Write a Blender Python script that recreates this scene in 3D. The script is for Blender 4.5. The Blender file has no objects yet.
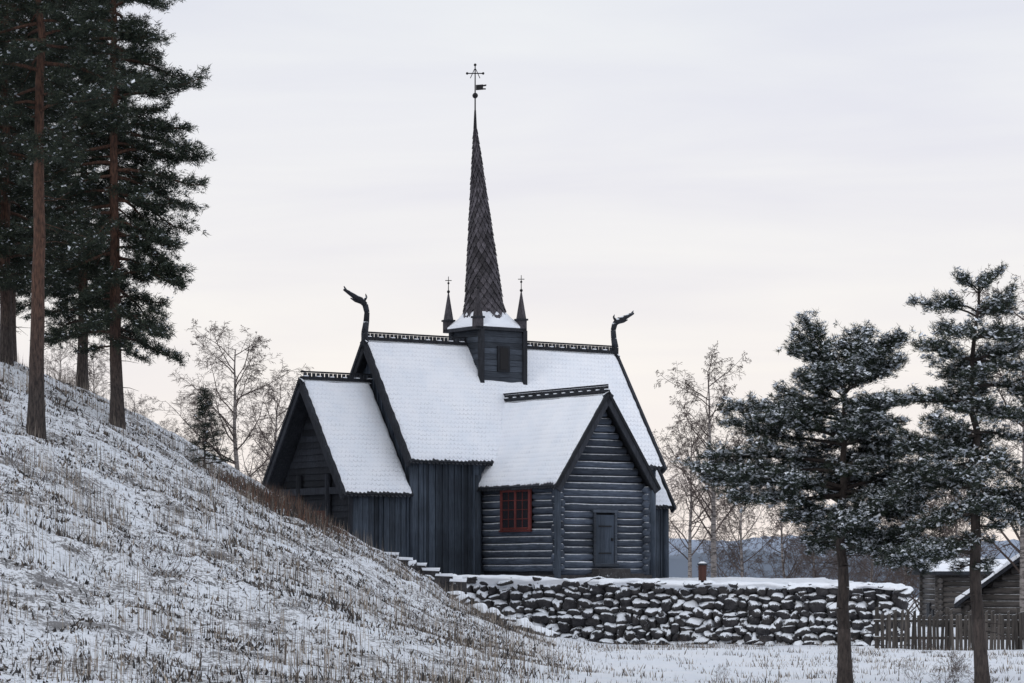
import bpy, bmesh, math, random
import numpy as np
from mathutils import Vector
random.seed(7); RNG=np.random.default_rng(7)
D=bpy.data
scene=bpy.context.scene

# ---------------- noise ----------------
_T=RNG.random((256,256))
def vnoise(x,y,s=0):
    x=np.asarray(x,float)+s*17.3; y=np.asarray(y,float)+s*31.7
    xi=np.floor(x).astype(int); yi=np.floor(y).astype(int)
    fx=x-xi; fy=y-yi; fx=fx*fx*(3-2*fx); fy=fy*fy*(3-2*fy)
    a=_T[xi%256,yi%256]; b=_T[(xi+1)%256,yi%256]; c=_T[xi%256,(yi+1)%256]; d=_T[(xi+1)%256,(yi+1)%256]
    return (a*(1-fx)+b*fx)*(1-fy)+(c*(1-fx)+d*fx)*fy-0.5
def fbm(x,y,s=0,o=4):
    r=0;a=1
    for i in range(o):
        r=r+a*vnoise(x,y,s+i*3); x=x*2.03; y=y*2.03; a*=.5
    return r
def sm(a,b,x):
    t=np.clip((x-a)/(b-a),0,1); return t*t*(3-2*t)

# ---------------- mesh helpers ----------------
def mk_np(name,V,parts,mats,smooth=False,coll=True):
    V=np.asarray(V,np.float32); me=D.meshes.new(name)
    nl=sum(p[0].size for p in parts); nf=sum(len(p[0]) for p in parts)
    me.vertices.add(len(V)); me.vertices.foreach_set('co',V.ravel())
    me.loops.add(nl); me.polygons.add(nf)
    me.loops.foreach_set('vertex_index',np.concatenate([p[0].ravel() for p in parts]).astype(np.int32))
    st=[];o=0;mi=[]
    for F,m in parts:
        n,k=F.shape; st.append(o+np.arange(n)*k); o+=n*k
        mi.append(np.full(n,m) if np.isscalar(m) else m)
    me.polygons.foreach_set('loop_start',np.concatenate(st).astype(np.int32))
    for m in mats: me.materials.append(m)
    me.polygons.foreach_set('material_index',np.concatenate(mi).astype(np.int32))
    me.update(calc_edges=True); me.validate()
    if smooth: me.polygons.foreach_set('use_smooth',np.ones(len(me.polygons),bool))
    if not coll: return me
    ob=D.objects.new(name,me); scene.collection.objects.link(ob); return ob

def tubes_np(S,n,off=0):
    S=np.asarray(S,float); p0=S[:,0:3];p1=S[:,3:6];r0=S[:,6:7];r1=S[:,7:8]
    d=p1-p0; d/=np.linalg.norm(d,axis=1,keepdims=True)+1e-9
    ref=np.where(np.abs(d[:,2:3])>.9,np.array([[1.,0,0]]),np.array([[0,0,1.]]))
    a=np.cross(d,ref); a/=np.linalg.norm(a,axis=1,keepdims=True)+1e-9; b=np.cross(d,a)
    V=[]
    for k in range(n):
        an=2*math.pi*k/n; V.append(p0+(a*math.cos(an)+b*math.sin(an))*r0)
    for k in range(n):
        an=2*math.pi*k/n; V.append(p1+(a*math.cos(an)+b*math.sin(an))*r1)
    V=np.stack(V,1).reshape(-1,3)
    i=np.arange(len(S))[:,None]*2*n+off; k=np.arange(n)[None,:]; k2=(k+1)%n
    F=np.stack([i+k,i+k2,i+n+k2,i+n+k],-1).reshape(-1,4)
    return V,F

class MB:
    def __init__(s): s.v=[];s.f=[];s.m=[];s.uv={}
    def add(s,vs,fs,m=0):
        o=len(s.v); s.v+= [tuple(p) for p in vs]
        for f in fs: s.f.append(tuple(i+o for i in f)); s.m.append(m)
    def hexa(s,c,m=0):
        s.add(c,[(0,3,2,1),(4,5,6,7),(0,1,5,4),(1,2,6,5),(2,3,7,6),(3,0,4,7)],m)
    def box(s,x0,x1,y0,y1,z0,z1,m=0):
        s.hexa([(x0,y0,z0),(x1,y0,z0),(x1,y1,z0),(x0,y1,z0),(x0,y0,z1),(x1,y0,z1),(x1,y1,z1),(x0,y1,z1)],m)
    def obox(s,p0,p1,side,sw,up,uh,m=0):
        p0=Vector(p0);p1=Vector(p1);a=Vector(side).normalized()*sw/2;b=Vector(up).normalized()*uh/2
        s.hexa([p0-a-b,p0+a-b,p0+a+b,p0-a+b,p1-a-b,p1+a-b,p1+a+b,p1-a+b],m)
    def tube(s,p0,p1,r0,r1,n=10,m=0,cap=True):
        p0=Vector(p0);p1=Vector(p1);d=(p1-p0).normalized()
        ref=Vector((1,0,0)) if abs(d.z)>.9 else Vector((0,0,1))
        a=d.cross(ref).normalized();b=d.cross(a)
        vs=[p0+(a*math.cos(2*math.pi*k/n)+b*math.sin(2*math.pi*k/n))*r0 for k in range(n)]
        vs+=[p1+(a*math.cos(2*math.pi*k/n)+b*math.sin(2*math.pi*k/n))*r1 for k in range(n)]
        fs=[(k,(k+1)%n,n+(k+1)%n,n+k) for k in range(n)]
        if cap: fs+=[tuple(range(n))[::-1],tuple(range(n,2*n))]
        s.add(vs,fs,m)
    def chain(s,pts,rs,n=8,m=0):
        for i in range(len(pts)-1): s.tube(pts[i],pts[i+1],rs[i],rs[i+1],n,m)
    def sphere(s,c,r,m=0,n=8):
        c=Vector(c)
        for i in range(6):
            t0=math.pi*i/6-math.pi/2;t1=math.pi*(i+1)/6-math.pi/2
            s.tube(c+Vector((0,0,r*math.sin(t0))),c+Vector((0,0,r*math.sin(t1))),max(r*math.cos(t0),1e-4),max(r*math.cos(t1),1e-4),n,m,False)
    def obj(s,name,mats,parent=None,smooth=False,recalc=True):
        me=D.meshes.new(name); me.from_pydata([tuple(v) for v in s.v],[],s.f)
        for m in mats: me.materials.append(m)
        me.polygons.foreach_set('material_index',s.m)
        if recalc:
            bm=bmesh.new();bm.from_mesh(me);bmesh.ops.recalc_face_normals(bm,faces=bm.faces);bm.to_mesh(me);bm.free()
        if smooth: me.polygons.foreach_set('use_smooth',[True]*len(me.polygons))
        me.update(); ob=D.objects.new(name,me); scene.collection.objects.link(ob)
        if parent: ob.parent=parent
        return ob

# ---------------- materials ----------------
def newmat(name):
    m=D.materials.new(name); m.use_nodes=True; nt=m.node_tree; nt.nodes.clear()
    out=nt.nodes.new('ShaderNodeOutputMaterial'); b=nt.nodes.new('ShaderNodeBsdfPrincipled')
    nt.links.new(b.outputs[0],out.inputs[0]); b.inputs['Specular IOR Level'].default_value=.25
    return m,nt,b
def mixc(nt,f,a,b,mode='MIX'):
    n=nt.nodes.new('ShaderNodeMix'); n.data_type='RGBA'; n.blend_type=mode
    for i,x in ((0,f),(6,a),(7,b)):
        if isinstance(x,bpy.types.NodeSocket): nt.links.new(x,n.inputs[i])
        else: n.inputs[i].default_value = x if i==0 else (*x,1) if len(x)==3 else x
    return n.outputs[2]
def mapr(nt,x,a,b,c=0,d=1):
    n=nt.nodes.new('ShaderNodeMapRange'); nt.links.new(x,n.inputs[0])
    for i,v in enumerate((a,b,c,d)): n.inputs[i+1].default_value=v
    return n.outputs[0]
def math_(nt,op,a,b=None):
    n=nt.nodes.new('ShaderNodeMath'); n.operation=op
    for i,x in enumerate((a,b)):
        if x is None: continue
        if isinstance(x,bpy.types.NodeSocket): nt.links.new(x,n.inputs[i])
        else: n.inputs[i].default_value=x
    return n.outputs[0]
def coords(nt,scale=(1,1,1),which='Object'):
    tc=nt.nodes.new('ShaderNodeTexCoord'); mp=nt.nodes.new('ShaderNodeMapping'); mp.inputs['Scale'].default_value=scale
    nt.links.new(tc.outputs[which],mp.inputs[0]); return mp.outputs[0]
def noise(nt,co,scale,detail=6,rough=.6):
    n=nt.nodes.new('ShaderNodeTexNoise'); nt.links.new(co,n.inputs['Vector']); n.inputs['Scale'].default_value=scale
    n.inputs['Detail'].default_value=min(detail,5); n.inputs['Roughness'].default_value=rough; return n.outputs['Fac']
def bump(nt,b,h,s=.5,d=.02):
    n=nt.nodes.new('ShaderNodeBump'); n.inputs['Strength'].default_value=s; n.inputs['Distance'].default_value=d
    nt.links.new(h,n.inputs['Height']); nt.links.new(n.outputs[0],b.inputs['Normal'])

SNOW=(.82,.86,.92)
def wood(name,c1,c2,stretch=(6,6,.6),frost=.0,rough=.8,bs=.5,isl=(.6,1.45)):
    m,nt,b=newmat(name); co=coords(nt,stretch); f=noise(nt,co,3,8,.7)
    f2=mapr(nt,f,.3,.7); c=mixc(nt,f2,c1,c2)
    g=nt.nodes.new('ShaderNodeNewGeometry')
    r=mapr(nt,g.outputs['Random Per Island'],0,1,*isl)
    big=mapr(nt,noise(nt,coords(nt,(1,1,1)),.8,4),.35,.7,.75,1.25)
    r=math_(nt,'MULTIPLY',r,big)
    cmb=nt.nodes.new('ShaderNodeCombineColor')
    for i in range(3): nt.links.new(r,cmb.inputs[i])
    c=mixc(nt,1.0,c,cmb.outputs[0],'MULTIPLY')
    if frost>0:
        sx=nt.nodes.new('ShaderNodeSeparateXYZ'); nt.links.new(g.outputs['Normal'],sx.inputs[0])
        nn=noise(nt,coords(nt),7,5,.7)
        s=math_(nt,'ADD',sx.outputs[2],math_(nt,'MULTIPLY',nn,.5))
        fr=mapr(nt,s,1.15-frost,1.3-frost,0,.85); c=mixc(nt,fr,c,SNOW)
    nt.links.new(c,b.inputs['Base Color']); b.inputs['Roughness'].default_value=rough
    bump(nt,b,f,bs,.015); return m
M_dark=wood('tarred_wood',(.011,.012,.016),(.034,.038,.047),frost=.25)
M_board=wood('weathered_boards',(.022,.029,.040),(.068,.086,.114),stretch=(9,9,.5),isl=(.5,1.5))
M_hboard=wood('weathered_hboards',(.022,.027,.036),(.058,.070,.09),stretch=(.8,.8,9),frost=.1)
M_log=wood('log_timber',(.021,.028,.040),(.086,.105,.142),stretch=(.8,.8,9),frost=.27,isl=(.5,1.5),bs=.8)
M_shing=wood('spire_shingle',(.020,.018,.022),(.095,.088,.10),stretch=(5,5,2),frost=.12,isl=(.5,1.6))
M_plankdoor=wood('door_planks',(.022,.03,.043),(.05,.063,.085),stretch=(9,9,.6))
M_red=wood('red_paint',(.085,.022,.022),(.15,.04,.036),stretch=(4,4,4),bs=.2)
M_redbrown=wood('redbrown_wood',(.045,.022,.018),(.085,.036,.028))
M_fence=wood('fence_wood',(.025,.023,.022),(.10,.088,.08),frost=.3)
M_cabin=wood('cabin_logs',(.03,.028,.027),(.10,.09,.085),stretch=(.8,.8,9),frost=.2)
M_iron,nt,b=newmat('wrought_iron'); b.inputs['Base Color'].default_value=(.02,.02,.022,1); b.inputs['Roughness'].default_value=.5; b.inputs['Metallic'].default_value=.6
M_glass,nt,b=newmat('window_glass'); b.inputs['Base Color'].default_value=(.02,.018,.022,1); b.inputs['Roughness'].default_value=.1; b.inputs['Specular IOR Level'].default_value=.8
bump(nt,b,noise(nt,coords(nt),3,2),.5,.03)

def snowmat(name,shingles=False):
    m,nt,b=newmat(name); co=coords(nt)
    n1=noise(nt,co,1.2,5); n2=noise(nt,co,26,6,.7)
    c=mixc(nt,mapr(nt,n1,.3,.7),(.78,.825,.90),(.87,.89,.94))
    h=n2
    if shingles:
        uv=coords(nt,(1,1,1),'UV')
        sp=nt.nodes.new('ShaderNodeSeparateXYZ'); nt.links.new(uv,sp.inputs[0])
        wob=math_(nt,'MULTIPLY',noise(nt,co,1.5,3),.10)
        y=math_(nt,'DIVIDE',math_(nt,'ADD',sp.outputs[1],wob),.2); row=math_(nt,'FLOOR',y); fy=math_(nt,'FRACT',y)
        x=math_(nt,'ADD',math_(nt,'DIVIDE',sp.outputs[0],.17),math_(nt,'MULTIPLY',math_(nt,'MODULO',row,2.0),.5))
        fx=math_(nt,'SUBTRACT',math_(nt,'FRACT',x),.5)
        edge=math_(nt,'SUBTRACT',1.0,math_(nt,'MULTIPLY',math_(nt,'MULTIPLY',fx,fx),2.2))
        dd=math_(nt,'ABSOLUTE',math_(nt,'SUBTRACT',fy,edge))
        line=mapr(nt,dd,.0,.22,1,0)
        nn=mapr(nt,noise(nt,co,1.3,6,.7),.36,.64,.12,1)
        eav=mapr(nt,sp.outputs[1],.5,5.2,.40,1.0)
        n3=mapr(nt,noise(nt,co,24,3,.6),.36,.62)
        f=math_(nt,'MULTIPLY',math_(nt,'MULTIPLY',line,nn),math_(nt,'MULTIPLY',eav,n3))
        c=mixc(nt,math_(nt,'MULTIPLY',f,.85),c,(.16,.18,.23))
        h=math_(nt,'SUBTRACT',math_(nt,'MULTIPLY',n2,.5),math_(nt,'MULTIPLY',line,.6))
    nt.links.new(c,b.inputs['Base Color']); b.inputs['Roughness'].default_value=.75
    bump(nt,b,h,.5,.035); return m
M_snow=snowmat('snow'); M_rsnow=snowmat('roof_snow',True)

def rockmat():
    m,nt,b=newmat('stone_with_snow'); co=coords(nt); g=nt.nodes.new('ShaderNodeNewGeometry')
    f=noise(nt,co,5,8,.7); c=mixc(nt,mapr(nt,f,.3,.7),(.010,.010,.013),(.060,.058,.064))
    c=mixc(nt,mapr(nt,g.outputs['Random Per Island'],0,1,0,.4),c,(.085,.076,.07))
    li=mapr(nt,noise(nt,co,9,5,.7),.58,.68,0,.35); c=mixc(nt,li,c,(.17,.18,.17))
    sx=nt.nodes.new('ShaderNodeSeparateXYZ'); nt.links.new(g.outputs['Normal'],sx.inputs[0])
    s=math_(nt,'ADD',sx.outputs[2],math_(nt,'MULTIPLY',noise(nt,co,6,6,.8),2.0))
    s=math_(nt,'ADD',s,mapr(nt,g.outputs['Random Per Island'],0,1,-.22,.22))
    c=mixc(nt,mapr(nt,s,1.27,1.38),c,SNOW)
    nt.links.new(c,b.inputs['Base Color']); b.inputs['Roughness'].default_value=.85; bump(nt,b,f,.8,.05); return m
M_rock=rockmat()

def groundmat():
    m,nt,b=newmat('snowy_ground'); co=coords(nt)
    at=nt.nodes.new('ShaderNodeAttribute'); at.attribute_name='grassy'
    n1=noise(nt,co,.55,5,.65); n2=noise(nt,co,4.5,5,.75); n3=noise(nt,co,15,5,.75)
    s=math_(nt,'ADD',math_(nt,'MULTIPLY',n1,.55),math_(nt,'MULTIPLY',n2,.55)); s=math_(nt,'ADD',s,math_(nt,'MULTIPLY',n3,.75))
    s=math_(nt,'ADD',s,math_(nt,'MULTIPLY',at.outputs['Fac'],.22))
    f=mapr(nt,s,1.14,1.22)
    brown=mixc(nt,n3,(.03,.03,.035),(.13,.118,.11))
    sn=mixc(nt,mapr(nt,n1,.3,.7),(.77,.82,.90),(.87,.89,.94))
    nt.links.new(mixc(nt,math_(nt,'MULTIPLY',f,.85),sn,brown),b.inputs['Base Color']); b.inputs['Roughness'].default_value=.85
    bump(nt,b,math_(nt,'ADD',n2,n3),.8,.09); return m
M_ground=groundmat()

def flat(name,c,rough=.85,var=.3):
    m,nt,b=newmat(name); g=nt.nodes.new('ShaderNodeNewGeometry')
    r=g.outputs['Random Per Island']; cc=mixc(nt,r,tuple(x*(1-var) for x in c),tuple(x*(1+var) for x in c))
    nt.links.new(cc,b.inputs['Base Color']); b.inputs['Roughness'].default_value=rough; return m
M_straw=flat('dry_grass_straw',(.31,.27,.23)); M_brown=flat('dry_grass_brown',(.10,.082,.07)); M_darkgrass=flat('dark_heather',(.035,.033,.034))
M_reed=flat('reddish_weeds',(.13,.07,.05))
M_needle=flat('pine_needles',(.018,.027,.020),.7,.5); M_needle2=flat('pine_needles_light',(.046,.058,.038),.7,.4)
M_nsnow=flat('needle_snow',(.74,.78,.84),.8,.08)
M_twig=flat('birch_twigs',(.088,.068,.062),.9,.35)
def barkmat():
    m,nt,b=newmat('pine_bark'); tc=nt.nodes.new('ShaderNodeTexCoord'); sx=nt.nodes.new('ShaderNodeSeparateXYZ')
    nt.links.new(tc.outputs['Object'],sx.inputs[0]); co=coords(nt,(10,10,2.2)); f=noise(nt,co,2.5,7,.7)
    lo=mixc(nt,mapr(nt,f,.35,.65),(.018,.016,.017),(.085,.070,.064)); hi=mixc(nt,mapr(nt,f,.35,.65),(.028,.02,.017),(.14,.074,.052))
    c=mixc(nt,mapr(nt,sx.outputs[2],1.0,4.0),lo,hi)
    nt.links.new(c,b.inputs['Base Color']); b.inputs['Roughness'].default_value=.9; bump(nt,b,f,1,.05); return m
M_bark=barkmat()
M_bark_dark=wood('dark_bark',(.016,.014,.014),(.075,.060,.054),stretch=(8,8,2),frost=.0,bs=1,isl=(.8,1.2))
def birchbark():
    m,nt,b=newmat('birch_bark'); f=noise(nt,coords(nt,(2,2,8)),1.5,6,.7)
    nt.links.new(mixc(nt,mapr(nt,f,.45,.6),(.26,.235,.225),(.06,.052,.05)),b.inputs['Base Color']); b.inputs['Roughness'].default_value=.8; return m
M_birch=birchbark()

# ---------------- terrain ----------------
PX=np.array([-400,-60,-25,-18,-14.4,-12.7,-10.7,-8.8,-7.4,-6,-4.56,-3.15,-2.3,-.9,.5,1.8,3.2,400])
PZ=np.array([16,13,10.4,9.3,8.25,7.5,6.56,5.3,4.45,3.75,3.05,2.34,1.75,.95,.4,.12,0,0])
def wally(x): return 93-(x+2.5)*.35
def tz(x,y,micro=True):
    x=np.asarray(x,float);y=np.asarray(y,float)
    xw=x+1.2*vnoise(x*.2,y*.15,5)*sm(30,60,y)*(1-sm(70,80,y))
    P=sum(np.interp(xw+d,PX,PZ) for d in(-.6,0,.6))/3
    g=sm(25,85,y); low=-2.2+P*g
    T=-.15-.12*(1-sm(91,100,y))
    fade=sm(85,98,y)*sm(-17,-10,x)
    up=T+np.maximum(low-T,0)*(1-fade)
    yw=wally(x); m=sm(yw-.1,yw+.5,y)*(1-sm(11.3,11.9,x))
    z=low*(1-m)+up*m
    z=z-5*sm(118,220,y)
    if micro:
        hill=np.clip(P*g*.6,0,1)
        near=sm(10,30,y)*(1-sm(300,600,y))
        z=z+near*(.20*fbm(x*.45,y*.45,1,3)*(.4+hill)+.14*fbm(x*1.8,y*1.8,2,3)*(.35+hill*.9))
    return z
def grassy(x,y):
    P=np.interp(x,PX,PZ)*sm(20,60,y)
    h=np.clip(P*1.2,0,1)*(1-sm(96,104,y)*sm(-12,-8,x))
    return .14+.86*h
xs=np.concatenate([-np.geomspace(2500,19,26),np.arange(-18.8,18.8,.16),np.geomspace(19,2500,26)])
ys=np.concatenate([np.linspace(-60,28,18),np.arange(30,112,.22),np.geomspace(113,4000,40)])
GX,GY=np.meshgrid(xs,ys); GZ=tz(GX,GY)
V=np.stack([GX,GY,GZ],-1).reshape(-1,3); nx=len(xs);ny=len(ys)
i=np.arange(ny-1)[:,None]*nx+np.arange(nx-1)[None,:]
F=np.stack([i,i+1,i+nx+1,i+nx],-1).reshape(-1,4)
gr=mk_np('ground',V,[(F,0)],[M_ground],True)
a=gr.data.attributes.new('grassy','FLOAT','POINT'); a.data.foreach_set('value',grassy(GX,GY).ravel().astype(np.float32))

def ridge(name,Y,z0,amp,haze_col,x0,x1,seed,spike=0):
    m=flat(name+'_mat',haze_col,.95,.0)
    xx=np.linspace(x0,x1,900); top=z0+amp*fbm(xx/(Y*.12),xx*0,seed,5)+spike*np.abs(RNG.normal(size=900))
    n=len(xx)
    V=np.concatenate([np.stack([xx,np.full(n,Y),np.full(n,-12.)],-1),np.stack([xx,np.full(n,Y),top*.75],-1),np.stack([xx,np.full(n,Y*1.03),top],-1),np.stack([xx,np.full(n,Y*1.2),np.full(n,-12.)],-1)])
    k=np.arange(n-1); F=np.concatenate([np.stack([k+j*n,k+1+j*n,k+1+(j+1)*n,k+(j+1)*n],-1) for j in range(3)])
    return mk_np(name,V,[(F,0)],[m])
ridge('distant_hill',2600,38,26,(.27,.32,.41),-2200,2200,3,1.2)  # distance haze is painted into the blue-grey base colour
ridge('wooded_hill',900,5,6,(.15,.18,.23),-900,900,8,1.0)  # nearer ridge, less haze mixed into its bluish colour

# ---------------- grass on the hill ----------------
def blades(name,n,xr,yr,hr,w,matsel,thr,lean=.25,seed=1,mask=True,mats=None,clump=1.6,soft=.0):
    r=np.random.default_rng(seed)
    y=r.uniform(*yr,n); x=r.uniform(*xr,n)
    k=(np.abs(x)<.2*y+2)&(fbm(x*clump,y*clump,seed,3)+.35*fbm(x*.3,y*.3,seed+4,2)+soft*r.normal(size=n)>thr)
    if mask: k&=grassy(x,y)>.35+.4*r.random(n)
    k&=~((y>wally(x)-.6)&(x>-3))
    x=x[k];y=y[k];n=len(x); z=tz(x,y)-.02
    h=r.uniform(*hr,n)*(.6+.8*r.random(n)); az=r.uniform(0,6.28,n); wd=w*(.6+.8*r.random(n))
    l=lean*h*r.random(n); la=r.uniform(0,6.28,n)
    b=np.stack([x,y,z],-1); s=np.stack([np.cos(az)*wd/2,np.sin(az)*wd/2,0*x],-1)
    t=b+np.stack([np.cos(la)*l,np.sin(la)*l,h],-1)
    mid=(b+t)/2+np.stack([0*x,0*x,h*.06],-1)
    V=np.stack([b-s,b+s,mid+s*.8,t,mid-s*.8],1).reshape(-1,3)
    F=np.arange(n*5).reshape(n,5)
    mi=r.choice(len(mats),n,p=matsel)
    return mk_np(name,V,[(F,mi)],mats)
G=[M_straw,M_brown,M_darkgrass]
blades('dry_grass',100000,(-19,4),(36,90),(.05,.14),.021,[.2,.42,.38],.16,.8,3,mats=G,clump=2.2,soft=.12)
blades('tall_dry_stalks',46000,(-19,3.5),(36,88),(.28,.58),.010,[.55,.34,.11],.15,.12,11,mats=G,clump=.7,soft=.12)
blades('heather',110000,(-19,3),(36,90),(.04,.10),.048,[.06,.34,.60],.20,1.1,21,mats=G,clump=2.3,soft=.15)
blades('heather_clumps',80000,(-19,2),(40,88),(.10,.26),.030,[.08,.37,.55],.50,.8,27,mats=G,clump=1.0)
blades('path_weeds',34000,(0,14),(48,90),(.04,.18),.018,[.4,.45,.15],.24,.7,31,mask=False,mats=G,clump=1.1,soft=.12)
r=np.random.default_rng(5); n=2600
x=r.normal(-6.6,1.6,n); y=r.uniform(80,88,n); z=tz(x,y); h=r.uniform(.2,.75,n)*np.exp(-((x+6.6)/1.9)**2)
b_=np.stack([x,y,z],-1); s_=np.stack([np.full(n,.012),0*x,0*x],-1); t_=b_+np.stack([r.normal(0,.12,n),r.normal(0,.12,n),h],-1)
mk_np('reddish_weeds',np.stack([b_-s_,b_+s_,t_],1).reshape(-1,3),[(np.arange(n*3).reshape(n,3),r.choice(3,n,p=[.3,.4,.3]))],[M_reed,M_brown,M_darkgrass])

# ---------------- CHURCH ----------------
church=D.objects.new('stave_church',None); scene.collection.objects.link(church)
church.location=(-.9,106.5,0); church.rotation_euler=(0,0,math.radians(35))
def L(u,v,z): return Vector((u,-v,z))
def snow_sheet(mb,R0,R1,E1,E0,th=.06,ins=(.1,.1,.05),seed=0,uvs=None):
    R0,R1,E0,E1=map(Vector,(R0,R1,E0,E1)); a=(R1-R0); ln=a.length; a.normalize(); d=(E0-R0); sl=d.length; d.normalize()
    nrm=a.cross(d); 
    if nrm.z<0: nrm=-nrm
    nu=max(int(ln/.085),4); nv=max(int(sl/.12),4); o=len(mb.v)
    for j in range(nv+1):
        for i in range(nu+1):
            s=ins[0]+(ln-2*ins[0])*i/nu; t=ins[2]+(sl-ins[2]-ins[1])*j/nv
            edge=(i in(0,nu)) or (j in (0,nv))
            hgt=.012 if edge else th*(.8+.8*float(fbm(s*1.3+seed,t*1.3,seed,3)))
            if j==nv: t+=.09*float(vnoise(s*6,seed,3))+ .035*math.sin(s*2*math.pi/.17)
            if i==0: s+=.05*float(vnoise(t*5,seed,4))
            if i==nu: s+=.05*float(vnoise(t*5,seed,7))
            p=R0+a*s+d*t+nrm*hgt; mb.v.append(tuple(p)); mb.uvl.append((s,t))
    for j in range(nv):
        for i in range(nu):
            q=o+j*(nu+1)+i; mb.f.append((q,q+1,q+nu+2,q+nu+1)); mb.m.append(0)
SNB=MB(); SNB.uvl=[]
roofB=MB(); trimB=MB(); trimS=MB()
def roof(axis,a0,a1,c,hw,zr,ze,seed,th=.12,verge=(1,1),crest=True,sides=(1,-1),snow=True):
    def Q(a,o,z): return L(a,c+o,z) if axis=='u' else L(c+o,a,z)
    for sd in sides:
        R0,R1,E0,E1=Q(a0,0,zr),Q(a1,0,zr),Q(a0,sd*hw,ze),Q(a1,sd*hw,ze)
        n=(R1-R0).cross(E0-R0).normalized(); 
        if n.z<0:n=-n
        dn=-n*th
        roofB.hexa([R0+dn,R1+dn,E1+dn,E0+dn,R0,R1,E1,E0],0)
        if snow: snow_sheet(SNB,R0,R1,E1,E0,seed=seed+sd,ins=(.06,.08,.04))
        ln=(E1-E0).length; k=int(ln/.17); ad=(E1-E0).normalized(); dd=(E0-R0).normalized()
        for i in range(k):
            p=E0+ad*(.05+i*.17)-n*.03; p=p+dd*random.uniform(-.015,.015)
            w=.065; pts=[p-dd*.05,p+ad*2*w-dd*.05,p+ad*2*w+dd*.05,p+ad*w+dd*.11,p+dd*.05]
            roofB.add([q for q in pts]+[q-n*.035 for q in pts],[(0,1,2,3,4),(9,8,7,6,5)]+[(j,(j+1)%5,5+(j+1)%5,5+j) for j in range(5)],0)
        for e,a in ((0,a0),(1,a1)):
            if not verge[e]: continue
            sg=-1 if e==0 else 1
            r_=Q(a+sg*.04,0,zr+.05); e_=Q(a+sg*.04,sd*(hw+.08),ze+.05-(.08*(zr-ze)/hw))
            out=(Q(a+sg,0,0)-Q(a,0,0))
            trimB.obox(r_-n*.13,e_-n*.13,out,.07,n,.30,0)
            r2=Q(a+sg*.095,0,zr+.05);e2=Q(a+sg*.095,sd*(hw+.05),ze+.05-(.05*(zr-ze)/hw))
            trimB.obox(r2-n*.04,e2-n*.04,out,.04,n,.10,0)
    if crest:
        p0=Q(a0-.02,0,zr+.05);p1=Q(a1+.02,0,zr+.05); sidev=Q(0,1,0)-Q(0,0,0)
        trimB.obox(p0,p1,sidev,.2,(0,0,1),.10,0)
        trimB.obox(p0+Vector((0,0,.22)),p1+Vector((0,0,.22)),sidev,.06,(0,0,1),.055,0)
        k=int(abs(a1-a0)/.17)
        for i in range(k):
            a=a0+(i+.5)*(a1-a0)/k
            trimB.obox(Q(a,0,zr+.16),Q(a+.12,0,zr+.16),sidev,.05,(0,0,1),.14,0)
            if i%3==0 : trimS.obox(Q(a,0,zr+.117),Q(a+.16,0,zr+.117),sidev,.15,(0,0,1),.03,0)
roof('u',-5.43,5.96,0,3.07,8.56,4.05,1)
roof('u',-8.1,-5.22,0,2.95,7.02,2.85,3,verge=(1,0))
roof('v',.9,7.71,-.2,2.24,6.42,3.12,5,verge=(0,1))
roof('u',5.85,7.1,0,2.2,5.86,2.6,9,verge=(0,1),crest=True)

core=MB()
def housecore(axis,a0,a1,c,hw,zb,zr,slope,th=.2):
    def Q(a,o,z): return L(a,c+o,z) if axis=='u' else L(c+o,a,z)
    zt=zr-th*1.7; ze=zt-hw*slope
    P=[(-hw,zb),(hw,zb),(hw,ze),(0,zt),(-hw,ze)]
    core.add([Q(a0,o,z) for o,z in P]+[Q(a1,o,z) for o,z in P],[(0,1,2,3,4),(9,8,7,6,5)]+[(j,(j+1)%5,5+(j+1)%5,5+j) for j in range(5)],0)
housecore('u',-5.1,5.6,0,2.68,-.6,8.56,1.482)
housecore('u',-7.45,-5.0,0,2.58,-.6,7.02,1.424)
housecore('v',2.0,7.25,-.2,1.82,-.6,6.42,1.482)
housecore('u',5.5,6.9,0,1.9,-.6,5.86,1.482)
core.obj('wall_core',[M_dark],church)

boards=MB()
def boardwall(p0,p1,nrm,zb,topf,w=.25,m=0,mb=boards):
    p0=Vector((*p0,0));p1=Vector((*p1,0)); d=p1-p0; ln=d.length; d.normalize(); nr=Vector((*nrm,0)); s=0
    while s<ln-.02:
        ww=min(w*random.uniform(.8,1.25),ln-s); o=random.uniform(.03,.065)
        a,b=s+.012,s+ww-.012
        def P(t,k,z): q=p0+d*t+nr*k; return L(q.x,q.y,z)
        mb.hexa([P(a,0,zb),P(b,0,zb),P(b,o,zb),P(a,o,zb),P(a,0,topf(a)),P(b,0,topf(b)),P(b,o,topf(b)),P(a,o,topf(a))],m)
        if random.random()<.85:
            a,b=s+ww-.03,s+ww+.03; q_=random.uniform(.08,.12)
            mb.hexa([P(a,.02,zb),P(b,.02,zb),P(b,q_,zb),P(a,q_,zb),P(a,.02,topf(a)),P(b,.02,topf(b)),P(b,q_,topf(b)),P(a,q_,topf(a))],m)
        s+=ww
boardwall((-5.1,2.68),(5.6,2.68),(0,1),-.5,lambda s:4.3)
boardwall((-5.1,-2.68),(5.6,-2.68),(0,-1),-.5,lambda s:4.3)
boardwall((-5.1,-2.68),(-5.1,2.68),(-1,0),-.5,lambda s:8.6-.45-abs(s-2.68)*1.482,.22)
boardwall((5.6,-2.68),(5.6,2.68),(1,0),-.5,lambda s:8.6-.45-abs(s-2.68)*1.482,.22)
boardwall((-7.45,2.58),(-5.1,2.58),(0,1),-.5,lambda s:3.05)
boardwall((-7.45,-2.58),(-5.1,-2.58),(0,-1),-.5,lambda s:3.05)
boardwall((5.6,1.9),(6.9,1.9),(0,1),-.5,lambda s:2.8)
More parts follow.
